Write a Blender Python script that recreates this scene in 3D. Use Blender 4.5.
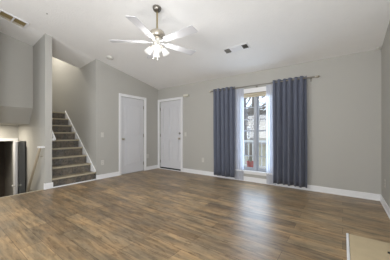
import bpy, bmesh, math, random
from mathutils import Vector, Matrix

for _o in list(bpy.data.objects):
    bpy.data.objects.remove(_o, do_unlink=True)
SC = bpy.context.scene
COL = SC.collection
PI = math.pi
R = math.radians
random.seed(7)

# ------------------------------------------------------------------ camera
cam_d = bpy.data.cameras.new('camera')
cam = bpy.data.objects.new('camera', cam_d)
COL.objects.link(cam)
cam.location = (0, 0, 1.09)
CAMROT = R(36.3)
cam.rotation_euler = (PI / 2, 0, CAMROT)
cam_d.sensor_width = 36.0
cam_d.lens = 201.0 / 390.0 * 36.0
cam_d.shift_y = 3.0 / 390.0
cam_d.clip_start = 0.02
cam_d.clip_end = 300
SC.camera = cam

# ------------------------------------------------------------------ sky
world = bpy.data.worlds.new('overcast_sky')
SC.world = world
world.use_nodes = True
_bg = world.node_tree.nodes['Background']
_bg.inputs['Color'].default_value = (0.80, 0.90, 1.0, 1)
_bg.inputs['Strength'].default_value = 1.8

# ------------------------------------------------------------------ fill lights, daylight and exposure
def area_light(name, loc, rot, sx, sy, watts, color):
    d = bpy.data.lights.new(name, 'AREA')
    d.shape = 'RECTANGLE'
    d.size = sx
    d.size_y = sy
    d.energy = watts
    d.color = color
    o = bpy.data.objects.new(name, d)
    o.location = loc
    o.rotation_euler = rot
    COL.objects.link(o)
    return o

# added unseen fill behind the camera, front window daylight, upstairs and lower hall lamps
area_light('added_fill_rear_left', (-3.2, -1.60, 1.4), (R(62), 0, R(-10)), 2.0, 1.3, 34, (0.98, 0.98, 1.0))  # unseen fill light, added to brighten the near left floor
area_light('added_fill_rear_right', (-0.25, -1.60, 1.3), (R(140), 0, R(-20)), 1.2, 1.6, 120, (0.95, 0.97, 1.0))  # upward fill added for the right ceiling and wall; no door here
area_light('added_fill_side', (0.44, -0.75, 1.3), (R(118), 0, R(90)), 1.5, 1.3, 60, (0.97, 0.98, 1.0))  # unseen fill added from the right to brighten the closet wall
area_light('daylight_front_window', (-1.555, 4.365, 1.1), (R(90), 0, R(180)), 0.62, 1.6, 12, (0.62, 0.79, 1.0))
area_light('upstairs_hall_light', (-6.6, 1.95, 4.02), (0, 0, 0), 0.5, 0.5, 28, (1.0, 0.95, 0.86))
area_light('lower_hall_light', (-6.0, 0.75, 1.27), (0, 0, 0), 0.3, 0.3, 15, (1.0, 0.92, 0.78))
FAN_WATTS = 4.7

vs = SC.view_settings
vs.view_transform = 'Standard'
vs.look = 'None'
vs.gamma = 1.0
vs.use_curve_mapping = False
vs.exposure = 0.16

# ------------------------------------------------------------------ helpers
class MB:
    def __init__(self):
        self.bm = bmesh.new()

    def hexa(self, p):
        v = [self.bm.verts.new(q) for q in p]
        for f in ((0, 3, 2, 1), (4, 5, 6, 7), (0, 1, 5, 4), (1, 2, 6, 5), (2, 3, 7, 6), (3, 0, 4, 7)):
            self.bm.faces.new([v[i] for i in f])
        return self

    def box(self, x0, x1, y0, y1, z0, z1):
        return self.hexa([(x0, y0, z0), (x1, y0, z0), (x1, y1, z0), (x0, y1, z0),
                          (x0, y0, z1), (x1, y0, z1), (x1, y1, z1), (x0, y1, z1)])

    def prism(self, poly, axis, a, b):
        def P(u, v, w):
            if axis == 'x': return (w, u, v)
            if axis == 'y': return (u, w, v)
            return (u, v, w)
        n = len(poly)
        A = [self.bm.verts.new(P(u, v, a)) for u, v in poly]
        B = [self.bm.verts.new(P(u, v, b)) for u, v in poly]
        self.bm.faces.new(A)
        self.bm.faces.new(B[::-1])
        for i in range(n):
            j = (i + 1) % n
            self.bm.faces.new([A[i], B[i], B[j], A[j]])
        return self

    def ring(self, outer, inner, axis, a, b):
        """closed moulding between two outlines with the same number of points"""
        def P(u, v, w):
            if axis == 'x': return (w, u, v)
            if axis == 'y': return (u, w, v)
            return (u, v, w)
        n = len(outer)
        rows = [[self.bm.verts.new(P(u, v, w)) for u, v in pl] for pl, w in ((outer, a), (outer, b), (inner, b), (inner, a))]
        for k in range(4):
            r0, r1 = rows[k], rows[(k + 1) % 4]
            for i in range(n):
                j = (i + 1) % n
                self.bm.faces.new([r0[i], r0[j], r1[j], r1[i]])
        return self

    def tube(self, pts, r, n=10, caps=True):
        pts = [Vector(p) for p in pts]
        rs = r if isinstance(r, (list, tuple)) else [r] * len(pts)
        rings = []
        prev = None
        for i, p in enumerate(pts):
            if i == 0: d = pts[1] - p
            elif i == len(pts) - 1: d = p - pts[i - 1]
            else: d = (pts[i + 1] - p).normalized() + (p - pts[i - 1]).normalized()
            d.normalize()
            ref = prev if prev is not None else (Vector((0, 0, 1)) if abs(d.z) < .9 else Vector((1, 0, 0)))
            s = d.cross(ref)
            if s.length < 1e-6: s = d.cross(Vector((0, 1, 0)))
            s.normalize()
            t = s.cross(d).normalized()
            prev = t
            rings.append([self.bm.verts.new(p + rs[i] * (math.cos(a) * s + math.sin(a) * t))
                          for a in [2 * PI * k / n for k in range(n)]])
        for a, b in zip(rings, rings[1:]):
            for k in range(n):
                self.bm.faces.new([a[k], a[(k + 1) % n], b[(k + 1) % n], b[k]])
        if caps:
            self.bm.faces.new(rings[0][::-1])
            self.bm.faces.new(rings[-1])
        return self

    def lathe(self, prof, n=20, mat=None, closed=True):
        mat = mat or Matrix()
        rings = []
        for r, z in prof:
            if r < 1e-5:
                rings.append([self.bm.verts.new(mat @ Vector((0, 0, z)))])
            else:
                rings.append([self.bm.verts.new(mat @ Vector((r * math.cos(2 * PI * k / n), r * math.sin(2 * PI * k / n), z))) for k in range(n)])
        for a, b in zip(rings, rings[1:]):
            for k in range(n):
                k2 = (k + 1) % n
                if len(a) == 1 and len(b) == 1: continue
                if len(a) == 1: self.bm.faces.new([a[0], b[k2], b[k]])
                elif len(b) == 1: self.bm.faces.new([a[k], a[k2], b[0]])
                else: self.bm.faces.new([a[k], a[k2], b[k2], b[k]])
        if closed:
            if len(rings[0]) > 1: self.bm.faces.new(rings[0][::-1])
            if len(rings[-1]) > 1: self.bm.faces.new(rings[-1])
        return self

    def ball(self, c, r, sx=1, sy=1, sz=1, n=12):
        m = Matrix.Translation(c) @ Matrix.Diagonal((sx, sy, sz, 1))
        prof = [(r * math.sin(PI * k / 8), -r * math.cos(PI * k / 8)) for k in range(9)]
        prof[0] = (0, -r); prof[-1] = (0, r)
        return self.lathe(prof, n, m, closed=False)

    def build(self, name, material, parent=None, smooth=False, bevel=0.0):
        bmesh.ops.recalc_face_normals(self.bm, faces=self.bm.faces)
        me = bpy.data.meshes.new(name)
        self.bm.to_mesh(me)
        self.bm.free()
        if smooth:
            for p in me.polygons: p.use_smooth = True
            try: me.set_sharp_from_angle(angle=R(40))
            except Exception: pass
        o = bpy.data.objects.new(name, me)
        me.materials.append(material)
        COL.objects.link(o)
        if parent is not None: o.parent = parent
        if bevel:
            md = o.modifiers.new('bevel', 'BEVEL')
            md.width = bevel; md.segments = 2; md.limit_method = 'ANGLE'
        return o


def tag(o, label=None, cat=None, group=None, kind=None):
    if label: o['label'] = label
    if cat: o['category'] = cat
    if group: o['group'] = group
    if kind: o['kind'] = kind
    return o


def thing(name, label, cat, loc=(0, 0, 0), rotz=0.0, group=None, kind=None):
    o = bpy.data.objects.new(name, None)
    o.empty_display_size = 0.1
    COL.objects.link(o)
    o.location = loc
    o.rotation_euler = (0, 0, rotz)
    return tag(o, label, cat, group, kind)


def copy_tree(o, parent=None):
    c = o.copy()
    COL.objects.link(c)
    if parent is not None: c.parent = parent
    for ch in list(o.children): copy_tree(ch, c)
    return c


def box(name, m, x0, x1, y0, y1, z0, z1, parent=None, bevel=0.0):
    return MB().box(x0, x1, y0, y1, z0, z1).build(name, m, parent, bevel=bevel)

# ------------------------------------------------------------------ materials
def new_mat(name):
    m = bpy.data.materials.new(name)
    m.use_nodes = True
    nt = m.node_tree
    return m, nt, nt.nodes, nt.links, nt.nodes['Principled BSDF']


def srgb(r, g, b):
    def f(c):
        c /= 255.0
        return c / 12.92 if c <= .04045 else ((c + .055) / 1.055) ** 2.4
    return (f(r), f(g), f(b), 1)


def paint(name, rgb, rough=.6, noise=.03, scale=6.0, bump=0.0, bscale=120.0, metal=0.0, spec=None):
    m, nt, N, L, P = new_mat(name)
    c = srgb(*rgb)
    g = N.new('ShaderNodeNewGeometry')
    t = N.new('ShaderNodeTexNoise')
    t.inputs['Scale'].default_value = scale
    t.inputs['Detail'].default_value = 3
    L.new(g.outputs['Position'], t.inputs['Vector'])
    mx = N.new('ShaderNodeMix')
    mx.data_type = 'RGBA'
    mx.inputs[6].default_value = tuple(max(0, x * (1 - noise)) for x in c[:3]) + (1,)
    mx.inputs[7].default_value = tuple(min(1, x * (1 + noise)) for x in c[:3]) + (1,)
    L.new(t.outputs['Fac'], mx.inputs[0])
    L.new(mx.outputs[2], P.inputs['Base Color'])
    P.inputs['Roughness'].default_value = rough
    P.inputs['Metallic'].default_value = metal
    if spec is not None: P.inputs['Specular IOR Level'].default_value = spec
    if bump:
        t2 = N.new('ShaderNodeTexNoise')
        t2.inputs['Scale'].default_value = bscale
        t2.inputs['Detail'].default_value = 2
        L.new(g.outputs['Position'], t2.inputs['Vector'])
        b = N.new('ShaderNodeBump')
        b.inputs['Strength'].default_value = bump
        b.inputs['Distance'].default_value = .01
        L.new(t2.outputs['Fac'], b.inputs['Height'])
        L.new(b.outputs['Normal'], P.inputs['Normal'])
    return m


def planks(name, c1, c2, grain_lo, grain_hi, rough, plank=.18, length=1.22):
    """wood-look vinyl planks running along world x"""
    m, nt, N, L, P = new_mat(name)
    g = N.new('ShaderNodeNewGeometry')
    br = N.new('ShaderNodeTexBrick')
    br.offset = .37
    br.inputs['Scale'].default_value = 1.0
    br.inputs['Color1'].default_value = srgb(*c1)
    br.inputs['Color2'].default_value = srgb(*c2)
    br.inputs['Mortar'].default_value = srgb(84, 70, 56)
    br.inputs['Mortar Size'].default_value = .0016
    br.inputs['Mortar Smooth'].default_value = .1
    br.inputs['Bias'].default_value = 0
    br.inputs['Brick Width'].default_value = length
    br.inputs['Row Height'].default_value = plank
    L.new(g.outputs['Position'], br.inputs['Vector'])
    # long grain
    mp = N.new('ShaderNodeMapping')
    mp.inputs['Scale'].default_value = (1.6, 16, 16)
    L.new(g.outputs['Position'], mp.inputs['Vector'])
    n1 = N.new('ShaderNodeTexNoise')
    n1.inputs['Scale'].default_value = 1.5
    n1.inputs['Detail'].default_value = 6
    n1.inputs['Roughness'].default_value = .65
    n1.inputs['Distortion'].default_value = .6
    L.new(mp.outputs['Vector'], n1.inputs['Vector'])
    r1 = N.new('ShaderNodeValToRGB')
    r1.color_ramp.elements[0].position = .33
    r1.color_ramp.elements[0].color = (*[grain_lo] * 3, 1)
    r1.color_ramp.elements[1].position = .68
    r1.color_ramp.elements[1].color = (*[grain_hi] * 3, 1)
    L.new(n1.outputs['Fac'], r1.inputs['Fac'])
    mu = N.new('ShaderNodeMix')
    mu.data_type = 'RGBA'; mu.blend_type = 'MULTIPLY'
    mu.inputs[0].default_value = 1
    L.new(br.outputs['Color'], mu.inputs[6])
    L.new(r1.outputs['Color'], mu.inputs[7])
    # grey and rust blotches
    mp2 = N.new('ShaderNodeMapping')
    mp2.inputs['Scale'].default_value = (1.5, 5, 5)
    L.new(g.outputs['Position'], mp2.inputs['Vector'])
    n2 = N.new('ShaderNodeTexNoise')
    n2.inputs['Scale'].default_value = 1.6
    n2.inputs['Detail'].default_value = 4
    L.new(mp2.outputs['Vector'], n2.inputs['Vector'])
    r2 = N.new('ShaderNodeValToRGB')
    r2.color_ramp.elements[0].position = .38
    r2.color_ramp.elements[0].color = (.80, .82, .85, 1)
    r2.color_ramp.elements[1].position = .64
    r2.color_ramp.elements[1].color = (1.16, 1.06, .94, 1)
    L.new(n2.outputs['Fac'], r2.inputs['Fac'])
    mu2 = N.new('ShaderNodeMix')
    mu2.data_type = 'RGBA'; mu2.blend_type = 'MULTIPLY'
    mu2.inputs[0].default_value = 1
    L.new(mu.outputs[2], mu2.inputs[6])
    L.new(r2.outputs['Color'], mu2.inputs[7])
    # scattered dark knots and worn streaks
    mp3 = N.new('ShaderNodeMapping')
    mp3.inputs['Scale'].default_value = (3.2, 9, 9)
    L.new(g.outputs['Position'], mp3.inputs['Vector'])
    n3 = N.new('ShaderNodeTexNoise')
    n3.inputs['Scale'].default_value = 2.2
    n3.inputs['Detail'].default_value = 5
    n3.inputs['Roughness'].default_value = .7
    L.new(mp3.outputs['Vector'], n3.inputs['Vector'])
    r3 = N.new('ShaderNodeValToRGB')
    r3.color_ramp.elements[0].position = .34
    r3.color_ramp.elements[0].color = (.62, .58, .54, 1)
    r3.color_ramp.elements[1].position = .47
    r3.color_ramp.elements[1].color = (1, 1, 1, 1)
    L.new(n3.outputs['Fac'], r3.inputs['Fac'])
    mu3 = N.new('ShaderNodeMix')
    mu3.data_type = 'RGBA'; mu3.blend_type = 'MULTIPLY'
    mu3.inputs[0].default_value = 1
    L.new(mu2.outputs[2], mu3.inputs[6])
    L.new(r3.outputs['Color'], mu3.inputs[7])
    L.new(mu3.outputs[2], P.inputs['Base Color'])
    P.inputs['Roughness'].default_value = rough
    b = N.new('ShaderNodeBump')
    b.inputs['Strength'].default_value = .12
    b.inputs['Distance'].default_value = .004
    L.new(n1.outputs['Fac'], b.inputs['Height'])
    L.new(b.outputs['Normal'], P.inputs['Normal'])
    return m


M = {}
M['wall'] = paint('greige_wall_paint', (181, 179, 173), .75, .015, 2.0, .05, 220)
M['ceiling'] = paint('textured_ceiling_paint', (240, 239, 237), .85, .02, 5.0, .35, 45)
M['trim'] = paint('white_trim_paint', (236, 236, 237), .4, .01)
M['sash'] = paint('backlit_grey_sash', (170, 175, 184), .45, .01)  # white frame, its backlit bluish grey put into the colour
M['door'] = paint('white_door_paint', (214, 214, 217), .42, .01)
M['floor'] = planks('wood_look_planks', (170, 147, 114), (132, 114, 90), .58, 1.26, .34)
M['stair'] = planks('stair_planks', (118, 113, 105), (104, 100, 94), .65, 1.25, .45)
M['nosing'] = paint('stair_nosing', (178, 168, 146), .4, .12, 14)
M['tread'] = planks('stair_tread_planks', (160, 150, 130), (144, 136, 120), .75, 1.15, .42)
M['nickel'] = paint('brushed_nickel', (200, 193, 180), .38, .04, 40, metal=1.0)
M['darkmetal'] = paint('dark_pewter_metal', (140, 136, 128), .35, .05, 40, metal=1.0)
M['bronze'] = paint('aged_brass', (170, 156, 124), .35, .05, 40, metal=1.0)
M['blade'] = paint('white_fan_blade', (204, 204, 207), .45, .01)
M['plastic'] = paint('white_plastic', (206, 204, 197), .45, .01)
M['ivory'] = paint('ivory_plastic', (214, 211, 198), .5, .01)
M['black'] = paint('black_rubber', (22, 20, 19), .6, .05)
M['louver'] = paint('yellowed_louver', (176, 160, 118), .6, .05, 30)
M['louverdark'] = paint('grey_louver', (70, 66, 60), .6, .05, 30)
M['fin'] = paint('grey_register_fin', (128, 124, 115), .5, .03)
M['hearth'] = paint('tan_hearth_stone', (200, 182, 148), .5, .12, 7, .05, 60)
M['shade'] = paint('beige_window_shade', (196, 186, 164), .8, .04)
M['railwood'] = paint('tan_handrail', (190, 178, 156), .5, .06, 20)
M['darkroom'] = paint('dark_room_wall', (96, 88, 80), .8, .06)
M['concrete'] = paint('porch_concrete', (176, 174, 170), .8, .06, 5)
M['grass'] = paint('winter_lawn', (156, 148, 128), .9, .18, 3)
M['bark'] = paint('grey_bark', (118, 110, 104), .9, .2, 9)
M['siding'] = paint('tan_siding', (184, 172, 158), .8, .05, 3)
M['roof'] = paint('grey_roof_shingle', (132, 126, 122), .9, .12, 14)
M['winglass'] = paint('dark_window_pane', (70, 78, 90), .15, .05)
M['red'] = paint('red_glazed_planter', (170, 70, 68), .4, .06)
M['evergreen'] = paint('evergreen_leaf', (96, 108, 84), .9, .25, 9)


def fabric(name, rgb, wscale=300.0):
    m, nt, N, L, P = new_mat(name)
    g = N.new('ShaderNodeNewGeometry')
    w = N.new('ShaderNodeTexNoise')
    mp = N.new('ShaderNodeMapping')
    mp.inputs['Scale'].default_value = (1, 1, .15)
    L.new(g.outputs['Position'], mp.inputs['Vector'])
    L.new(mp.outputs['Vector'], w.inputs['Vector'])
    w.inputs['Scale'].default_value = 60
    mx = N.new('ShaderNodeMix'); mx.data_type = 'RGBA'
    c = srgb(*rgb)
    mx.inputs[6].default_value = tuple(x * .92 for x in c[:3]) + (1,)
    mx.inputs[7].default_value = tuple(x * 1.08 for x in c[:3]) + (1,)
    L.new(w.outputs['Fac'], mx.inputs[0])
    L.new(mx.outputs[2], P.inputs['Base Color'])
    P.inputs['Roughness'].default_value = .85
    P.inputs['Sheen Weight'].default_value = .15
    P.inputs['Specular IOR Level'].default_value = .2
    return m


M['curtain'] = fabric('slate_blue_curtain', (103, 108, 123))


def sheer_mat():
    m, nt, N, L, P = new_mat('white_sheer_voile')
    tr = N.new('ShaderNodeBsdfTransparent')
    tl = N.new('ShaderNodeBsdfTranslucent')
    tl.inputs['Color'].default_value = (.86, .88, .95, 1)
    df = N.new('ShaderNodeBsdfDiffuse')
    df.inputs['Color'].default_value = (.84, .86, .92, 1)
    a = N.new('ShaderNodeMixShader'); a.inputs[0].default_value = .5
    L.new(tl.outputs[0], a.inputs[1]); L.new(df.outputs[0], a.inputs[2])
    b = N.new('ShaderNodeMixShader'); b.inputs[0].default_value = .62
    L.new(tr.outputs[0], b.inputs[1]); L.new(a.outputs[0], b.inputs[2])
    L.new(b.outputs[0], N['Material Output'].inputs['Surface'])
    return m


M['sheer'] = sheer_mat()


def glass_mat():
    m, nt, N, L, P = new_mat('window_glass')
    tr = N.new('ShaderNodeBsdfTransparent')
    tr.inputs['Color'].default_value = (.94, .96, .97, 1)
    gl = N.new('ShaderNodeBsdfGlossy')
    gl.inputs['Roughness'].default_value = .03
    b = N.new('ShaderNodeMixShader'); b.inputs[0].default_value = .06
    L.new(tr.outputs[0], b.inputs[1]); L.new(gl.outputs[0], b.inputs[2])
    L.new(b.outputs[0], N['Material Output'].inputs['Surface'])
    return m


M['glass'] = glass_mat()


def lampglass_mat():
    m, nt, N, L, P = new_mat('frosted_lamp_glass')
    tr = N.new('ShaderNodeBsdfTransparent')
    em = N.new('ShaderNodeEmission')
    em.inputs['Color'].default_value = (1, .98, .94, 1)
    em.inputs['Strength'].default_value = 1.5
    b = N.new('ShaderNodeMixShader'); b.inputs[0].default_value = .5
    L.new(tr.outputs[0], b.inputs[1]); L.new(em.outputs[0], b.inputs[2])
    L.new(b.outputs[0], N['Material Output'].inputs['Surface'])
    return m


M['lampglass'] = lampglass_mat()


def bulb_mat():
    m, nt, N, L, P = new_mat('lit_bulb')
    em = N.new('ShaderNodeEmission')
    em.inputs['Color'].default_value = (1, .97, .92, 1)
    em.inputs['Strength'].default_value = 6
    L.new(em.outputs[0], N['Material Output'].inputs['Surface'])
    return m


M['bulb'] = bulb_mat()

# ------------------------------------------------------------------ room dimensions (metres)
YW = 4.36            # window wall
XC = -4.63           # closet wall
XD = 0.50            # right wall
YS = -1.75           # rear wall
SLOPE = .195
PW0, PW1 = 1.414, 1.53     # wall between stairs up and stairs down
YR = 2.407           # right side of stairwell
XE = -5.33           # where the sloped ceiling ends over the stairs
TOP = 4.1


def cz(y): return 2.44 + SLOPE * (YW - y)


def struct(o, label, cat): return tag(o, label, cat, kind='structure')

# floor
struct(box('floor', M['floor'], XC, XD + .12, YS - .12, YW + .12, -.12, 0), 'brown wood plank floor of the living room', 'floor')

# ceiling
mb = MB().prism([(YW + .12, cz(YW + .12)), (YS - .12, cz(YS - .12)), (YS - .12, cz(YS - .12) + .12), (YW + .12, cz(YW + .12) + .12)], 'x', XC, XD + .12)
struct(mb.build('ceiling', M['ceiling']), 'sloped textured white ceiling of the living room', 'ceiling')
DIP = .07
mb = MB()
def slab(x0, x1, ya, yb, d0, d1):
    mb.hexa([(x1, ya, cz(ya) - d1), (x0, ya, cz(ya) - d0), (x0, yb, cz(yb) - d0), (x1, yb, cz(yb) - d1),
             (x1, ya, cz(ya) + .12), (x0, ya, cz(ya) + .12), (x0, yb, cz(yb) + .12), (x1, yb, cz(yb) + .12)])
slab(XC, XE, PW0, YR, 0, DIP)
slab(XC, -5.46, .20, PW0, 0, DIP * 1.15)
struct(mb.build('ceiling', M['ceiling']), 'sloped ceiling continuing over the stairs at the left', 'ceiling')

# window wall (y = YW) with front door and window openings
DX0, DX1, DH = -4.555, -3.695, 2.045
WX0, WX1, WZ0, WZ1 = -1.93, -1.18, .25, 1.985
T = .12
mb = MB()
for (x0, x1, z0, z1) in ((XC - .12, DX0, -.12, 2.56), (DX0, DX1, DH, 2.56), (DX0, DX1, -.12, 0), (DX1, WX0, -.12, 2.56),
                         (WX0, WX1, -.12, WZ0), (WX0, WX1, WZ1, 2.56), (WX1, XD + .12, -.12, 2.56)):
    mb.box(x0, x1, YW, YW + T, z0, z1)
struct(mb.build('wall_window_side', M['wall']), 'greige wall with the front door and curtained window', 'wall')

# closet wall (x = XC)
CY0, CY1 = 3.065, 3.815
mb = MB()
def cwall(y0, y1, z0):
    mb.prism([(y0, z0), (y1, z0), (y1, cz(y1) + .02), (y0, cz(y0) + .02)], 'x', XC - T, XC)
cwall(YR, CY0, -.12); cwall(CY0, CY1, 2.045); cwall(CY1, YW, -.12)
mb.box(XC - T, XC, CY0, CY1, -.12, 0)
struct(mb.build('wall_closet_side', M['wall']), 'greige wall with the closet door, right of the stairs', 'wall')
# unseen rear wall stretch on the same side, lengthened to shade the recess
mb = MB()
mb.prism([(YS, -1.2), (.70, -1.2), (.70, cz(.70) + .02), (YS, cz(YS) + .02)], 'x', XC - T, XC)
struct(mb.build('wall_rear_left', M['wall']), 'greige wall left of the lower stairs, outside the frame, lengthened to shade the recess', 'wall')
# right wall
mb = MB().prism([(.0, -.12), (YW, -.12), (YW, cz(YW) + .02), (.0, cz(.0) + .02)], 'x', XD, XD + T)
mb.box(XD, XD + T, YS, -1.5, -.12, cz(YS)); mb.box(XD, XD + T, -1.5, 0, -.12, .6); mb.box(XD, XD + T, -1.5, 0, 2.1, cz(0))
struct(mb.build('wall_right', M['wall']), 'greige wall at the right edge beside the hearth', 'wall')
# unseen rear wall, with a window opening added for daylight
mb = MB()
for (x0, x1, z0, z1) in ((XC, -4.3, -.12, 3.64), (-2.1, XD, -.12, 3.64), (-4.3, -2.1, -.12, .6), (-4.3, -2.1, 2.1, 3.64)):
    mb.box(x0, x1, YS - T, YS, z0, z1)
struct(mb.build('wall_rear', M['wall']), 'greige wall behind the camera with an added wide window', 'wall')

# stairwell walls
mb = MB()
# post wall: full height to ceiling in front, taller beyond XE; doorway of the cupboard beneath the stairs cut out
KX0, KX1, KZ = -6.38, -5.80, .90
LF = -1.13
mb.prism([(PW0, LF - .1), (PW1, LF - .1), (PW1, cz(PW1) - .0), (PW0, cz(PW0) - .0)], 'x', XE, XC)
mb.box(KX1, XE, PW0, PW1, LF - .1, TOP)
mb.box(KX0, KX1, PW0, PW1, KZ, TOP)
mb.box(-7.8, KX0, PW0, PW1, LF - .1, TOP)
struct(mb.build('wall_stairs_left', M['wall']), 'narrow greige wall end between the two stair flights', 'wall')
mb = MB()
mb.box(XE, XC - T, YR, YR + T, -.12, cz(YR))
mb.box(-7.8, XE, YR, YR + T, LF - .1, TOP)
mb.box(XE, XC, YR, YR + T, LF - .1, -.12)
struct(mb.build('wall_stairs_right', M['wall']), 'greige wall along the right side of the stairs up', 'wall')
struct(box('wall_upstairs_end', M['wall'], -7.9, -7.8, PW0, YR + T, LF - .1, TOP), 'end wall of the upstairs hall', 'wall')
mb = MB()
mb.hexa([(XE - .12, PW1, cz(PW1) - DIP), (XE, PW1, cz(PW1) - DIP), (XE, YR, cz(YR) - DIP), (XE - .12, YR, cz(YR) - DIP),
         (XE - .12, PW1, TOP), (XE, PW1, TOP), (XE, YR, TOP), (XE - .12, YR, TOP)])
struct(mb.build('trim_stair_header', M['ceiling']), 'white header where the sloped ceiling ends over the stairs', 'header')
struct(box('ceiling_upstairs', M['ceiling'], -7.9, XE - .0, PW0, YR + T, TOP, TOP + .1), 'upstairs hall ceiling', 'ceiling')
RISE, RUN = .1845, .205
struct(box('floor_upstairs', M['stair'], -7.8, XC - 8 * RUN - .03, PW1, YR, 9 * RISE - .2, 9 * RISE - .001), 'upstairs landing floor', 'floor')

# left recess above the lower stairs
mb = MB().prism([(.20, 1.62), (PW0, 1.62), (PW0, cz(PW0)), (.20, cz(.20))], 'x', -5.46, -5.34)
struct(mb.build('wall_recess', M['wall']), 'greige wall at the far left above the slanted soffit', 'wall')
mb = MB().prism([(-5.34, 1.62), (-5.585, 1.29), (-6.42, 1.29), (-6.42, 1.60), (-5.36, 1.619)], 'y', .30, PW0)
struct(mb.build('trim_soffit', M['wall']), 'slanted drywall soffit above the lower stairs', 'soffit')
FY0, FY1, FH = .50, 1.315, .90
mb = MB()
for (y0, y1, z0, z1) in ((.18, FY0, LF, 1.5), (FY0, FY1, FH, 1.5), (FY1, PW0, LF, 1.5)):
    mb.box(-6.54, -6.42, y0, y1, z0, z1)
struct(mb.build('wall_lower_hall', M['wall']), 'tan-lit wall below the soffit with a doorway', 'wall')
mb = MB()
mb.box(-6.54, XC - T, .18, .30, LF, 1.62)
mb.box(-5.46, XC - T, .18, .30, 1.62, cz(.25) + .02)
struct(mb.build('wall_lower_hall_near', M['wall']), 'near side wall of the lower stairs', 'wall')
struct(box('floor_lower_hall', M['floor'], -8.0, XC - .02, .18, YR + T, LF - .12, LF), 'lower hall floor', 'floor')
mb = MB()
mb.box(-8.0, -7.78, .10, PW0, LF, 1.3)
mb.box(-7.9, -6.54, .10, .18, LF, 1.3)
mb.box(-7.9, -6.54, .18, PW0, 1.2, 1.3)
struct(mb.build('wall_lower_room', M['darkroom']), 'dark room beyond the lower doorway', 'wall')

struct(box('wall_foundation', M['wall'], XC - .0, XC + .12, .18, YR + T, LF - .12, -.121), 'wall below the edge of the living room floor', 'wall')
# ------------------------------------------------------------------ skirting boards
BH, BT = .105, .014
def base(name, label, segs, m=None):
    mb = MB()
    for x0, x1, y0, y1 in segs:
        mb.box(x0, x1, y0, y1, 0, BH)
        # small shoe moulding
        mb.box(x0 - (.008 if y1 - y0 > x1 - x0 and x0 > -1 else 0), x1 + (.008 if y1 - y0 > x1 - x0 and x0 < -1 else 0),
               y0 - (.008 if x1 - x0 > y1 - y0 else 0), y1, 0, .022)
    return struct(mb.build(name, M['trim'], bevel=.004), label, 'baseboard')
base('baseboard_window_side', 'white baseboard along the window wall', ((DX1 + .07, XD, YW - BT, YW),))
base('baseboard_closet_side', 'white baseboard along the closet wall', ((XC, XC + BT, YR - .0, CY0 - .07), (XC, XC + BT, CY1 + .07, YW - BT)))
base('baseboard_right', 'white baseboard along the right wall', ((XD - BT, XD, 2.72, YW - BT),))
base('baseboard_rear_left', 'white baseboard on the wall left of the lower stairs', ((XC, XC + BT, YS, .70),))
mb = MB()
mb.box(XC, XC + .016, PW0 - .016, PW1 + .016, 0, BH + .01)
mb.box(XC - .03, XC, PW0 - .016, PW0, 0, BH + .01)
mb.box(XC - .04, XC, PW1, PW1 + .016, 0, BH + .01)
struct(mb.build('baseboard_stair_post', M['trim'], bevel=.004), 'white baseboard wrapping the foot of the stair post', 'baseboard')
mb = MB()
mb.box(XC, XC + .02, PW1 + .016, YR, 0, .022)
struct(mb.build('trim_stair_foot', M['trim'], bevel=.004), 'white quarter round strip at the foot of the stairs', 'trim')
mb = MB().box(XC - .03, XC + .012, .70, PW0 - .016, -.05, .004)
struct(mb.build('trim_floor_edge', M['nosing'], bevel=.004), 'wood nosing where the floor drops to the lower stairs', 'trim')
# white corner bead trim up the stair opening edges is plain drywall, no casing

# ------------------------------------------------------------------ door builder helpers (local: leaf in x-z plane, face towards -y, origin at bottom of left edge)
def arch_panel(x0, x1, z0, z1, rise, n=9):
    pts = [(x0, z0), (x1, z0)]
    if rise <= 0:
        pts += [(x1, z1), (x0, z1)]
    else:
        for k in range(n):
            f = k / (n - 1)
            x = x1 + (x0 - x1) * f
            pts.append((x, z1 - rise + rise * math.sin(PI * f)))
    return pts


def inset(poly, d):
    cx = sum(p[0] for p in poly) / len(poly); czz = sum(p[1] for p in poly) / len(poly)
    xs = [p[0] for p in poly]; zs = [p[1] for p in poly]
    w = (max(xs) - min(xs)) / 2; h = (max(zs) - min(zs)) / 2
    mx = (max(xs) + min(xs)) / 2; mz = (max(zs) + min(zs)) / 2
    return [(mx + (x - mx) * (1 - d / w), mz + (z - mz) * (1 - d / h)) for x, z in poly]


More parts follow.
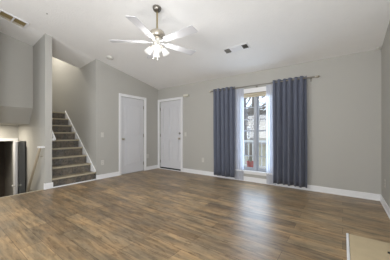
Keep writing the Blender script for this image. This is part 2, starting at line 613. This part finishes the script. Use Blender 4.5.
def make_door(root, w, h, panels, knob_x, knobs, hinge_x, gap, face):
    leaf = box('leaf', M['door'], 0.003, w - .003, 0, .04, gap, h - .004, root)
    for (x0, x1, z0, z1, rise) in panels:
        p0 = arch_panel(x0, x1, z0, z1, rise)
        mb = MB()
        mb.ring(p0, inset(p0, .02), 'y', -.013, .001)
        mb.build('panel_moulding', M['door'], leaf, bevel=.003)
        p2 = inset(p0, .042)
        mb = MB().prism(p2, 'y', -.010, .001)
        mb.build('raised_panel', M['door'], leaf, bevel=.004)
    for z, kind in knobs:
        mb = MB()
        rot = Matrix.Translation((knob_x, 0, z)) @ Matrix.Rotation(R(90), 4, 'X')
        if kind == 'knob':
            mb.lathe([(0, 0), (.032, 0), (.032, .006), (.012, .012), (.011, .032), (.024, .040), (.029, .053), (.024, .066), (0, .070)], 16, rot)
            mb.build('door_knob', M['nickel'], leaf, smooth=True)
        else:
            mb.lathe([(0, 0), (.030, 0), (.030, .012), (.024, .018), (0, .018)], 16, rot)
            mb.box(knob_x - .005, knob_x + .005, -.034, -.017, z - .014, z + .014)
            mb.build('deadbolt', M['darkmetal'], leaf, smooth=True)
    for z in (.22, 1.02, 1.82):
        mb = MB()
        mb.tube([(hinge_x, -.008, z - .045), (hinge_x, -.008, z + .045)], .008, 8)
        mb.box(hinge_x - .012, hinge_x + .012, -.003, .0, z - .045, z + .045)
        mb.build('hinge', M['darkmetal'], root)
    # casing: mitred frame, face side at -y
    c = .068
    o = [(-c, 0), (-c, h + c), (w + c, h + c), (w + c, 0), (w, 0), (w, h), (0, h), (0, 0)]
    mb = MB().prism(o, 'y', face, face - .016)
    o2 = [(-c, 0), (-c, h + c), (w + c, h + c), (w + c, 0), (w + c - .02, 0), (w + c - .02, h + c - .02), (-c + .02, h + c - .02), (-c + .02, 0)]
    mb.prism(o2, 'y', face - .016, face - .024)
    mb.build('casing', M['trim'], root, bevel=.003)
    return root


# front door on the window wall; leaf recessed a little behind the wall face
d1 = thing('door_1', 'white paneled front door with knob and deadbolt in the corner', 'door', (DX0, YW + .03, 0), 0, kind='structure')
W1 = DX1 - DX0
make_door(d1, W1, DH, ((.12, .385, 1.06, 1.90, .07), (W1 - .385, W1 - .12, 1.06, 1.90, .07), (.12, .385, .25, .90, 0), (W1 - .385, W1 - .12, .25, .90, 0)),
          W1 - .07, ((.93, 'knob'), (1.08, 'deadbolt')), .004, .03, -.03)
box('weatherstrip', M['black'], .004, W1 - .004, -.01, .03, .012, .048, d1)
box('threshold', M['trim'], 0, W1, -.06, .07, 0, .012, d1)
# closet door: faces +x; local -y must point to +x -> rotate +90 deg about z
d2 = thing('door_2', 'white two-panel arched closet door left of the corner', 'door', (XC - .022, CY0, 0), R(90), kind='structure')
W2 = CY1 - CY0
make_door(d2, W2, 2.045, ((.13, W2 - .13, 1.02, 1.90, .09), (.13, W2 - .13, .22, .86, 0)), .07, ((.93, 'knob'),), W2 - .004, .012, -.022)
# jambs
box('jamb', M['trim'], -.001, W2 + .001, .042, .06, 0, 2.05, d2)
box('jamb', M['trim'], -.001, W1 + .001, .05, .07, 0.02, 2.05, d1)

# lower doorway casing
mb = MB()
c = .085
mb.prism([(FY0 - c, LF), (FY0 - c, FH + .06), (FY1 + c, FH + .06), (FY1 + c, LF), (FY1, LF), (FY1, FH), (FY0, FH), (FY0, LF)], 'x', -6.42, -6.40)
struct(mb.build('trim_lower_doorway', M['trim'], bevel=.003), 'white casing around the dark lower doorway', 'casing')
# cupboard door, ajar
L3 = .60
d3 = thing('door_3', 'white door ajar beside the dark lower doorway', 'door', (KX0 + .01, PW0 - .02, LF), math.atan2(-.155, .585), kind='structure')
lf = box('leaf', M['door'], 0, L3, -.018, .018, .01, 2.02, d3)
for s in (-1, 1):
    mb = MB().lathe([(0, .018), (.03, .018), (.03, .024), (.011, .03), (.011, .05), (.025, .058), (.028, .07), (.022, .082), (0, .085)], 14,
                    Matrix.Translation((L3 - .06, 0, 1.05)) @ Matrix.Rotation(R(90) * s, 4, 'X'))
    mb.build('door_knob', M['plastic'], lf, smooth=True)

# ------------------------------------------------------------------ staircase up
st = thing('staircase', 'gray plank staircase going up behind the narrow wall end', 'stairs', (XC, (PW1 + YR) / 2, 0))
hw = (YR - PW1) / 2 - .001
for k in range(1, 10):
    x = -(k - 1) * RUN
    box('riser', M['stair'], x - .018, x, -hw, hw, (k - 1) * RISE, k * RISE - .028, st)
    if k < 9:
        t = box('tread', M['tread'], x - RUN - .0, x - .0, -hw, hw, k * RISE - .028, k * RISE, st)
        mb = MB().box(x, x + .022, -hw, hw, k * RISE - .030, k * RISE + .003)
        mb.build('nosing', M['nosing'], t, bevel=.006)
    else:
        mb = MB().box(x - .05, x + .022, -hw, hw, k * RISE - .030, k * RISE + .003)
        mb.build('nosing', M['nosing'], st, bevel=.006)
# skirt board along the right wall (kept just clear of it)
mb = MB().prism([(0.0, .0), (.0, .225), (-1.66, .225 + 1.66 * RISE / RUN), (-1.66, 1.40)], 'y', hw - .0, hw - .022)
mb.build('skirt_board', M['trim'], st, bevel=.003)

# handrail inside the stairs, mounted on the left wall
hr = thing('handrail', 'white handrail end just right of the narrow wall end', 'handrail', (XC, PW1, 0))
pts = [(-.06, .0, .955), (-.06, .045, .955), (-.07, .065, .962), (-.10, .068, .985)]
pts += [(-.10 - .2 * k, .068, .985 + .2 * k * RISE / RUN) for k in range(1, 8)]
MB().tube(pts, .027, 10).build('rail', M['trim'], hr, smooth=True)
for k in (2, 6):
    p = pts[3 + k]
    MB().tube([(p[0], 0, p[2] - .07), (p[0], .05, p[2] - .06), (p[0], .068, p[2] - .02)], .009, 8).build('bracket', M['nickel'], hr)

# handrail going down, on the other face of the post wall
hd = thing('handrail', 'handrail slanting down to the lower hall, left of the stair post', 'handrail', (XC, PW0, 0))
pa = Vector((-.03, -.07, .82)); pb = Vector((-.95, -.07, -.37))
MB().tube([pa, pb], .024, 10).build('rail', M['railwood'], hd, smooth=True)
for f in (.1, .75):
    p = pa.lerp(pb, f)
    MB().tube([(p.x, 0, p.z - .07), (p.x, -.05, p.z - .06), (p.x, -.07, p.z - .015)], .009, 8).build('bracket', M['nickel'], hd)
box('end_cap', M['trim'], -.11, -.0, -.095, 0, .80, .832, hd, bevel=.006)

# lower stairs
ls = thing('lower_staircase', 'flight dropping from the living room to the lower hall', 'stairs', (XC, 1.06, 0))
for k in range(1, 6):
    x = -.03 - (k - 1) * .2
    z = -(k - 1) * .226
    box('riser', M['stair'], x - .018, x, -.35, .35, z - .226, z - .03 if k > 1 else z - .05, ls)
    if k < 5: box('tread', M['stair'], x - .2, x - .0, -.35, .35, z - .226 - .028, z - .226, ls)

# ------------------------------------------------------------------ window
w1 = thing('window_1', 'tall twin window with white frame behind the sheers', 'window', (WX0, YW, 0), 0, kind='structure')
ww = WX1 - WX0
hc = .07
mb = MB()
mb.box(-hc, ww + hc, -.018, 0, WZ1, WZ1 + .10)
mb.box(-hc, 0, -.018, 0, WZ0 - .02, WZ1)
mb.box(ww, ww + hc, -.018, 0, WZ0 - .02, WZ1)
mb.build('casing', M['trim'], w1, bevel=.003)
mb = MB().box(-hc - .02, ww + hc + .02, -.05, .05, WZ0 - .028, WZ0)
mb.box(-hc, ww + hc, -.016, 0, WZ0 - .08, WZ0 - .028)
mb.build('sill', M['trim'], w1, bevel=.004)
mb = MB()
fd0, fd1 = .03, .11
mid = ww / 2
mb.box(0, .035, fd0, fd1, WZ0, WZ1)
mb.box(ww - .035, ww, fd0, fd1, WZ0, WZ1)
mb.box(mid - .03, mid + .03, fd0 - .015, fd1, WZ0, WZ1)
mb.box(.035, mid - .03, fd0, fd1, WZ1 - .04, WZ1)
mb.box(mid + .03, ww - .035, fd0, fd1, WZ1 - .04, WZ1)
mb.box(.035, mid - .03, fd0, fd1, WZ0, WZ0 + .03)
mb.box(mid + .03, ww - .035, fd0, fd1, WZ0, WZ0 + .03)
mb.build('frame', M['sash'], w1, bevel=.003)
zm = 1.14
for (xa, xb) in ((.035, mid - .03), (mid + .03, ww - .035)):
    for (za, zb, yy) in ((WZ0 + .03, zm + .018, .05), (zm - .018, WZ1 - .04, .075)):
        mb = MB()
        s = .028
        mb.box(xa, xa + s, yy, yy + .022, za, zb); mb.box(xb - s, xb, yy, yy + .022, za, zb)
        mb.box(xa + s, xb - s, yy, yy + .022, za, za + .034); mb.box(xa + s, xb - s, yy, yy + .022, zb - .034, zb)
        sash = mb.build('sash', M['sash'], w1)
        mb = MB()
        for q in (1, 2):
            z = za + (zb - za) * q / 3
            mb.box(xa + s, xb - s, yy + .004, yy + .018, z - .009, z + .009)
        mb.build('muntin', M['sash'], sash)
        box('glass', M['glass'], xa + s, xb - s, yy + .009, yy + .013, za + .034, zb - .034, sash)

# rolled shade at the window head
rs = thing('roller_shade', 'beige shade rolled up at the top of the window', 'shade', (WX0 + .012, YW + .0, 0))
MB().tube([(0.0, .004, 1.958), (ww - .024, .004, 1.958)], .022, 14).build('roll', M['shade'], rs, smooth=True)
box('fabric', M['shade'], .02, ww - .044, .006, .01, 1.90, 1.95, rs)
box('hem_bar', M['shade'], .02, ww - .044, .0, .016, 1.89, 1.905, rs)

# ------------------------------------------------------------------ curtain rod, curtains, sheers
RY, RZ = YW - .10, 2.12
RX0, RX1 = -2.62, -.41
rod = thing('curtain_rod', 'dark metal curtain rod with ball finials above the window', 'curtain rod', (RX0, RY, RZ))
rl = RX1 - RX0
MB().tube([(0, 0, 0), (rl, 0, 0)], .012, 12).build('pole', M['darkmetal'], rod, smooth=True)
for s, x in ((-1, 0), (1, rl)):
    mb = MB().lathe([(0, 0), (.016, 0), (.016, .012), (.009, .018), (.022, .035), (.024, .048), (.016, .062), (.006, .072), (0, .076)], 14,
                    Matrix.Translation((x, 0, 0)) @ Matrix.Rotation(R(90) * s, 4, 'Y'))
    mb.build('finial', M['nickel'], rod, smooth=True)
for x in (.05, rl - .07, rl / 2):
    mb = MB().tube([(x, .098, -.02), (x, .04, -.02), (x, 0, -.012)], .007, 8)
    mb.box(x - .012, x + .012, .093, .099, -.06, .03)
    mb.build('bracket', M['darkmetal'], rod)


def curtain(name, label, cat, x0, x1, z0, z1, folds, amp, m, group, phase=0.0, y=RY, thick=.004, flare=0.0, seed=1):
    rnd = random.Random(seed)
    nx, nz = folds * 10, 14
    jit = [rnd.uniform(-.18, .18) for _ in range(folds + 1)]
    bm = bmesh.new()
    grid = []
    cx = (x0 + x1) / 2
    for j in range(nz + 1):
        fz = j / nz
        z = z0 + (z1 - z0) * fz
        row = []
        for i in range(nx + 1):
            f = i / nx
            ph = f * folds
            k = min(int(ph), folds)
            a = amp * (.75 + .35 * (1 - fz)) * (1 + jit[min(k, folds)])
            yy = y - a * math.sin(2 * PI * ph + phase) + .3 * a * math.sin(2 * PI * ph * .5 + 1.3 + phase)
            # near the rod the cloth gathers around the pole
            x = x0 + (x1 - x0) * f + .010 * math.sin(2 * PI * ph * 2 + 3 * fz + phase)
            x = cx + (x - cx) * (1 + flare * (1 - fz))
            zz = z + (.006 * math.sin(2 * PI * ph) if j == 0 else 0)
            row.append(bm.verts.new((x - x0, yy - y, zz)))
        grid.append(row)
    for j in range(nz):
        for i in range(nx):
            bm.faces.new([grid[j][i], grid[j][i + 1], grid[j + 1][i + 1], grid[j + 1][i]])
    me = bpy.data.meshes.new(name)
    bm.to_mesh(me); bm.free()
    for p in me.polygons: p.use_smooth = True
    me.materials.append(m)
    o = bpy.data.objects.new(name, me)
    o.location = (x0, y, 0)
    COL.objects.link(o)
    if thick:
        md = o.modifiers.new('solidify', 'SOLIDIFY'); md.thickness = thick; md.offset = 0
    return tag(o, label, cat, group)


curtain('curtain', 'narrower slate blue curtain left of the window, nearest the front door', 'curtain', -2.565, -2.0, .062, 2.162, 5, .046, M['curtain'], 'slate blue curtains at the window', seed=3)
curtain('curtain', 'wider slate blue curtain right of the window', 'curtain', -1.145, -.54, .066, 2.162, 6, .048, M['curtain'], 'slate blue curtains at the window', phase=.8, seed=5)
curtain('sheer_curtain', 'white sheer panel at the left edge of the window', 'sheer curtain', -2.03, -1.81, .02, 2.10, 6, .012, M['sheer'], 'white sheer curtains at the window', y=YW - .042, thick=0, seed=8)
curtain('sheer_curtain', 'white sheer panel at the right edge of the window', 'sheer curtain', -1.30, -1.10, .02, 2.10, 5, .012, M['sheer'], 'white sheer curtains at the window', y=YW - .042, thick=0, seed=9)

# ------------------------------------------------------------------ ceiling fan
FX, FYY = -2.16, 2.016
FC = cz(FYY)
fan = thing('ceiling_fan', 'white five-blade ceiling fan with nickel housing and lit glass shades', 'ceiling fan', (FX, FYY, 0))
tilt = math.atan(SLOPE)
canm = Matrix.Translation((0, 0, FC)) @ Matrix.Rotation(-tilt, 4, 'X')
MB().lathe([(0, -.062), (.022, -.060), (.045, -.046), (.060, -.022), (.063, 0), (0, 0)], 22, canm).build('canopy', M['darkmetal'], fan, smooth=True)
MB().tube([(0, 0, FC - .04), (0, 0, 2.57)], .0125, 12).build('downrod', M['bronze'], fan, smooth=True)
MB().lathe([(0, 2.60), (.022, 2.595), (.026, 2.575), (.06, 2.566), (.096, 2.547), (.112, 2.52), (.114, 2.492), (.100, 2.470), (.060, 2.462), (0, 2.462)], 28).build('motor_housing', M['nickel'], fan, smooth=True)
MB().lathe([(0, 2.464), (.07, 2.462), (.074, 2.43), (.05, 2.415), (.042, 2.39), (.042, 2.36), (.03, 2.34), (0, 2.335)], 24).build('switch_housing', M['plastic'], fan, smooth=True)
MB().lathe([(0, 2.452), (.082, 2.452), (.088, 2.444), (.082, 2.434), (0, 2.434)], 24).build('trim_ring', M['nickel'], fan, smooth=True)
W0 = math.degrees(CAMROT)
def blade_mesh():
    bm = bmesh.new()
    n = 10
    outline = [(.15, -.046), (.20, -.052), (.65, -.070), (.665, -.060)]
    outline += [(.665, .060), (.65, .070), (.20, .052), (.15, .046)]
    return outline
for k, a in enumerate((182, 254, 326, 38, 110)):
    rot = Matrix.Translation((0, 0, 2.405)) @ Matrix.Rotation(R(a + W0), 4, 'Z') @ Matrix.Rotation(R(-11), 4, 'X')
    mb = MB().prism(blade_mesh(), 'z', -.004, .004)
    mb.bm.transform(rot)
    b = mb.build('blade', M['blade'], fan, bevel=.001)
    mb = MB().prism([(.06, -.016), (.13, -.013), (.165, -.045), (.235, -.042), (.25, 0), (.235, .042), (.165, .045), (.13, .013), (.06, .016)], 'z', -.010, -.0045)
    mb.bm.transform(rot)
    mb.build('blade_iron', M['blade'], b, bevel=.001)
for k, a in enumerate((15, 105, 195, 285)):
    ang = R(a + W0)
    dx, dy = math.cos(ang), math.sin(ang)
    MB().tube([(dx * .03, dy * .03, 2.35), (dx * .06, dy * .06, 2.352), (dx * .08, dy * .08, 2.34), (dx * .086, dy * .086, 2.32)], .008, 8).build('lamp_arm', M['nickel'], fan, smooth=True)
    tm = Matrix.Translation((dx * .086, dy * .086, 2.318)) @ Matrix.Rotation(R(30), 4, Vector((-dy, dx, 0)) * -1)
    sh = MB().lathe([(.020, 0), (.026, -.010), (.036, -.034), (.041, -.06), (.049, -.082), (.055, -.092)], 20, tm, closed=False).build('lamp_shade', M['lampglass'], fan, smooth=True)
    MB().ball(tm @ Vector((0, 0, -.05)), .022, 1, 1, 1.2).build('bulb', M['bulb'], sh, smooth=True)
    MB().lathe([(0, .008), (.022, .006), (.024, -.014), (0, -.016)], 14, tm).build('socket_cup', M['nickel'], sh, smooth=True)
    ld = bpy.data.lights.new('fan_lamp_light', 'POINT')
    ld.energy = FAN_WATTS
    ld.shadow_soft_size = .035
    ld.color = (1, .985, .96)
    lo = bpy.data.objects.new('fan_lamp_light', ld)
    lo.location = tm @ Vector((0, 0, -.10))
    COL.objects.link(lo)
    lo.parent = fan
for dx, dy, zb in ((.04, -.03, 2.14), (-.035, -.035, 2.17)):
    mb = MB().tube([(dx, dy, 2.40), (dx, dy, zb)], .002, 6)
    mb.ball((dx, dy, zb - .008), .008)
    mb.build('pull_chain', M['nickel'], fan)

# ------------------------------------------------------------------ ceiling things (built flat, then tilted to the slope)
def on_ceiling(name, label, cat, x, y, dip=0.0, rotz=0.0):
    o = thing(name, label, cat, (x, y, cz(y) - dip - .0005))
    o.rotation_euler = (-tilt, 0, 0)
    return o
# supply register above the window
rg = on_ceiling('ceiling_register', 'white ceiling register with two dark grilles above the left curtain', 'vent', -1.555, 3.385)
MB().box(-.235, .235, -.085, .085, -.010, 0).build('frame', M['trim'], rg, bevel=.003)
for sx in (-1, 1):
    c0 = sx * .165
    g_ = box('grille', M['louverdark'], c0 - .047, c0 + .047, -.055, .055, -.012, -.0095, rg)
    mb = MB()
    for q in range(6):
        xx = c0 - .040 + q * .016
        d = .012 * sx
        mb.hexa([(xx, -.053, -.0125), (xx + .0015, -.053, -.0125), (xx + .0015, .053, -.0125), (xx, .053, -.0125),
                 (xx + d, -.053, -.0225), (xx + d + .0015, -.053, -.0225), (xx + d + .0015, .053, -.0225), (xx + d, .053, -.0225)])
    mb.build('louver', M['fin'], g_)
box('centre_plate', M['trim'], -.10, .10, -.06, .06, -.014, -.0095, rg, bevel=.002)
# return vent at upper left
rv = on_ceiling('return_vent', 'long ceiling vent with yellowish louvers at the upper left', 'vent', -4.69, .955, dip=.006)
rv.rotation_euler = (-tilt, 0, 0)
hx, hy = .155, .20
mb = MB()
mb.ring([(-hx, -hy), (hx, -hy), (hx, hy), (-hx, hy)], [(-hx + .03, -hy + .03), (hx - .03, -hy + .03), (hx - .03, hy - .03), (-hx + .03, hy - .03)], 'z', -.018, 0)
mb.box(-hx + .03, hx - .03, -.012, .012, -.018, 0)
mb.build('frame', M['trim'], rv, bevel=.003)
for s in (-1, 1):
    y0, y1 = (.012, hy - .03) if s > 0 else (-hy + .03, -.012)
    g_ = box('grille', M['louver'], -hx + .03, hx - .03, y0, y1, -.003, -.001, rv)
    mb = MB()
    n = 9
    for q in range(n):
        xx = -hx + .036 + q * (2 * hx - .072) / n
        mb.hexa([(xx, y0, -.004), (xx + .003, y0, -.004), (xx + .003, y1, -.004), (xx, y1, -.004),
                 (xx + .012, y0, -.015), (xx + .015, y0, -.015), (xx + .015, y1, -.015), (xx + .012, y1, -.015)])
    mb.build('louver', M['louver'], g_)
# smoke detector
def ceil_point(u, v):
    f = Vector((-math.sin(CAMROT), math.cos(CAMROT), 0)); r = Vector((math.cos(CAMROT), math.sin(CAMROT), 0))
    d = f + r * ((u - 195) / 201.0)
    s = (133 - v) / 201.0
    t = (2.44 + SLOPE * YW - 1.09) / (s + SLOPE * d.y)
    return d.x * t, d.y * t
sx, sy = ceil_point(110, 57.2)
sd = on_ceiling('smoke_detector', 'round white smoke detector on the ceiling left of the fan', 'smoke detector', sx, sy)
MB().lathe([(0, 0), (.072, 0), (.072, -.016), (.064, -.036), (.046, -.044), (0, -.046)], 24).build('body', M['plastic'], sd, smooth=True)
MB().lathe([(0, -.0455), (.016, -.0455), (.014, -.050), (0, -.050)], 14).build('test_button', M['ivory'], sd, smooth=True)
sx, sy = ceil_point(47, 13.5)
M['hookmetal'] = paint('pale_hook', (150, 146, 140), .5)
ck = on_ceiling('ceiling_hook', 'tiny metal hook in the ceiling right of the long vent', 'hook', sx, sy)
MB().lathe([(0, 0), (.012, 0), (.010, -.004), (0, -.005)], 12).build('base_plate', M['hookmetal'], ck, smooth=True)
MB().tube([(0, 0, -.003), (0, 0, -.012), (.006, 0, -.018), (.011, 0, -.013)], .003, 6).build('hook', M['hookmetal'], ck, smooth=True)
cs = thing('corner_sensor', 'small white sensor at the ceiling corner upper right', 'sensor', (XD - .045, YW - .05, cz(YW - .05)))
MB().lathe([(0, 0), (.03, 0), (.03, -.014), (.018, -.026), (0, -.028)], 18).build('body', M['plastic'], cs, smooth=True)
MB().ball((0, 0, -.028), .009).build('lens', M['ivory'], cs, smooth=True)

# ------------------------------------------------------------------ wall plates; local face towards -y
def plate(name, label, cat, loc, rotz, kind):
    o = thing(name, label, cat, loc, rotz)
    MB().box(-.036, .036, -.006, -.0005, -.058, .058).build('plate', M['plastic'], o, bevel=.003)
    if kind == 'switch':
        MB().hexa([(-.006, -.012, -.004), (.006, -.012, -.004), (.006, -.006, -.012), (-.006, -.006, -.012),
                   (-.006, -.018, .008), (.006, -.018, .008), (.006, -.006, .012), (-.006, -.006, .012)]).build('toggle', M['plastic'], o)
    else:
        for z in (-.02, .02):
            s = MB().box(-.014, .014, -.0085, -.0055, z - .013, z + .013).build('socket', M['plastic'], o, bevel=.003)
            mb = MB()
            mb.box(-.007, -.005, -.0092, -.0083, z - .004, z + .006); mb.box(.005, .007, -.0092, -.0083, z - .004, z + .006)
            mb.build('slot', M['black'], s)
    return o


def wx(u): k = (u - 195) / 201.0; return YW * (-math.sin(CAMROT) + math.cos(CAMROT) * k) / (math.cos(CAMROT) + math.sin(CAMROT) * k)
def wz(u, v): k = (u - 195) / 201.0; d = YW / (math.cos(CAMROT) + math.sin(CAMROT) * k); return 1.09 + (133 - v) / 201.0 * d
def cy(u): k = (u - 195) / 201.0; return XC * (math.cos(CAMROT) + math.sin(CAMROT) * k) / (-math.sin(CAMROT) + math.cos(CAMROT) * k)
def czz(u, v): k = (u - 195) / 201.0; d = XC / (-math.sin(CAMROT) + math.cos(CAMROT) * k); return 1.09 + (133 - v) / 201.0 * d

plate('light_switch', 'white light switch on the wall just right of the front door knob', 'light switch', (wx(185.6), YW, wz(185.6, 134.3)), 0, 'switch')
plate('wall_outlet', 'white outlet low on the wall between front door and left curtain', 'outlet', (wx(203), YW, wz(203, 160)), 0, 'outlet')
plate('light_switch', 'white light switch beside the stairs, left of the closet door', 'light switch', (XC, cy(102.3), czz(102.3, 134.8)), R(90), 'switch')
plate('wall_outlet', 'white outlet low beside the stairs, left of the closet door', 'outlet', (XC, cy(102.5), czz(102.5, 162.5)), R(90), 'outlet')
plate('wall_outlet', 'white outlet low between the closet door and the corner', 'outlet', (XC, cy(147.6), czz(147.6, 156)), R(90), 'outlet')
# right wall outlet
k = (385.5 - 195) / 201.0
dr = Vector((-math.sin(CAMROT), math.cos(CAMROT))) + Vector((math.cos(CAMROT), math.sin(CAMROT))) * k
tt = XD / dr.x
plate('wall_outlet', 'white outlet low on the right wall near the picture edge', 'outlet', (XD, dr.y * tt, 1.09 - 50.5 / 201.0 * tt), R(-90), 'outlet')
# chime box
ch = thing('door_chime', 'small ivory chime box on the wall right above the front door corner', 'door chime', (wx(186.6), YW, wz(186.6, 95.6)))
MB().box(-.085, .085, -.045, -.0005, -.035, .035).build('cover', M['ivory'], ch, bevel=.006)
MB().box(-.08, .08, -.0465, -.0445, -.030, -.024).build('grille', M['louver'], ch)

# ------------------------------------------------------------------ hearth
he = thing('hearth', 'tan stone hearth slab with white edge on the floor, lower right', 'hearth', (.03, 2.71, 0))
MB().box(.024, XD - .03 - .002, -1.9, 0, 0, .012).build('slab', M['hearth'], he, bevel=.002)
MB().box(0, .022, -1.9, .0, 0, .016).build('edge_trim', M['trim'], he, bevel=.004)
fs = thing('fire_iron_foot', 'dark metal foot on the hearth at the right edge of the picture', 'hearth tool', (.345, 2.475, .012))
MB().tube([(-.02, 0, .008), (.03, -.005, .008), (.09, -.012, .008)], .008, 8).build('foot_bar', M['black'], fs, smooth=True)
MB().tube([(.09, -.012, .008), (.11, -.014, .02), (.11, -.014, .50)], .007, 8).build('upright', M['black'], fs, smooth=True)
MB().ball((.11, -.014, .515), .018).build('knob', M['black'], fs, smooth=True)

# ------------------------------------------------------------------ outside
struct(box('ground', M['grass'], -40, 30, 6.4, 70, -.62, -.42), 'pale winter lawn outside the window', 'lawn')
struct(box('floor_porch', M['concrete'], -6, 3, YW + T + .005, 6.4, -.2, -.06), 'pale concrete porch outside the window', 'porch')
rl = thing('porch_railing', 'white porch railing with thin balusters seen through the window', 'railing', (-3.2, 6.2, -.06))
box('top_rail', M['trim'], 0, 4.2, -.035, .035, .86, .92, rl)
box('bottom_rail', M['trim'], 0, 4.2, -.025, .025, .08, .13, rl)
for q in range(30):
    x = .07 + q * .14
    box('baluster', M['trim'], x - .014, x + .014, -.014, .014, .13, .86, rl)
pl = thing('planter', 'red planter on the porch seen low in the left window pane', 'planter', (-2.20, 5.75, -.06))
MB().lathe([(0, 0), (.075, 0), (.10, .27), (.11, .27), (.11, .32), (.095, .32), (.09, .30), (0, .30)], 20).build('pot', M['red'], pl, smooth=True)
mb = MB()
rn = random.Random(4)
for q in range(16):
    a = rn.uniform(0, 2 * PI); h = rn.uniform(.08, .22); s = rn.uniform(.03, .1)
    mb.tube([(.04 * math.cos(a), .04 * math.sin(a), .30), (s * math.cos(a), s * math.sin(a), .30 + h)], [.006, .002], 5)
mb.build('plant', M['evergreen'], pl)


def house(name, label, x, y, w, d, h, rh, zg, mat):
    o = thing(name, label, 'house', (x, y, zg))
    wl = box('walls', mat, -w / 2, w / 2, 0, d, 0, h, o)
    MB().prism([(-w / 2 - .4, h), (w / 2 + .4, h), (0, h + rh)], 'y', -.4, d + .4).build('roof', M['roof'], o)
    for q in (-.3, 0, .3):
        fr = box('window_frame', M['trim'], q * w - .55, q * w + .55, -.06, 0, h - 2.1, h - .6, o)
        box('pane', M['winglass'], q * w - .46, q * w + .46, -.08, -.055, h - 2.0, h - .7, fr)
house('neighbor_house', 'tan house with grey roof across the lawn, seen through the window', -9.0, 24, 11, 8, 2.9, 1.7, -.42, M['siding'])


def tree(label, x, y, h, seed, group):
    rnd = random.Random(seed)
    o = thing('bare_tree', label, 'tree', (x, y, -.42), 0, group)
    top = Vector((rnd.uniform(-.3, .3), rnd.uniform(-.3, .3), h))
    MB().tube([(0, 0, 0), (top.x * .4, top.y * .4, h * .5), tuple(top)], [.17, .12, .03], 8).build('trunk', M['bark'], o, smooth=True)
    mb = MB()
    for q in range(34):
        f = rnd.uniform(.25, .95)
        p = Vector((top.x * f, top.y * f, h * f))
        a = rnd.uniform(0, 2 * PI); l = rnd.uniform(.8, 2.2) * (1.15 - f * .6)
        e = p + Vector((math.cos(a) * l, math.sin(a) * l, l * rnd.uniform(.4, 1.0)))
        mb.tube([p, p.lerp(e, .5) + Vector((0, 0, -.08)), e], [.045, .03, .008], 5)
        for w in range(4):
            s = p.lerp(e, rnd.uniform(.35, .95)); a2 = a + rnd.uniform(-1.2, 1.2); l2 = l * rnd.uniform(.25, .5)
            mb.tube([s, s + Vector((math.cos(a2) * l2, math.sin(a2) * l2, l2 * rnd.uniform(.3, 1)))], [.018, .005], 4)
    mb.build('branches', M['bark'], o)
for q, (x, y, h) in enumerate(((-4.1, 11.0, 7), (-5.4, 13.2, 7), (-2.6, 15.5, 8), (-7.0, 16, 8), (-4.6, 20.5, 9), (-9.8, 20, 9))):
    tree('bare winter tree outside seen through the window panes', x, y, h, 20 + q, 'bare trees beyond the porch')
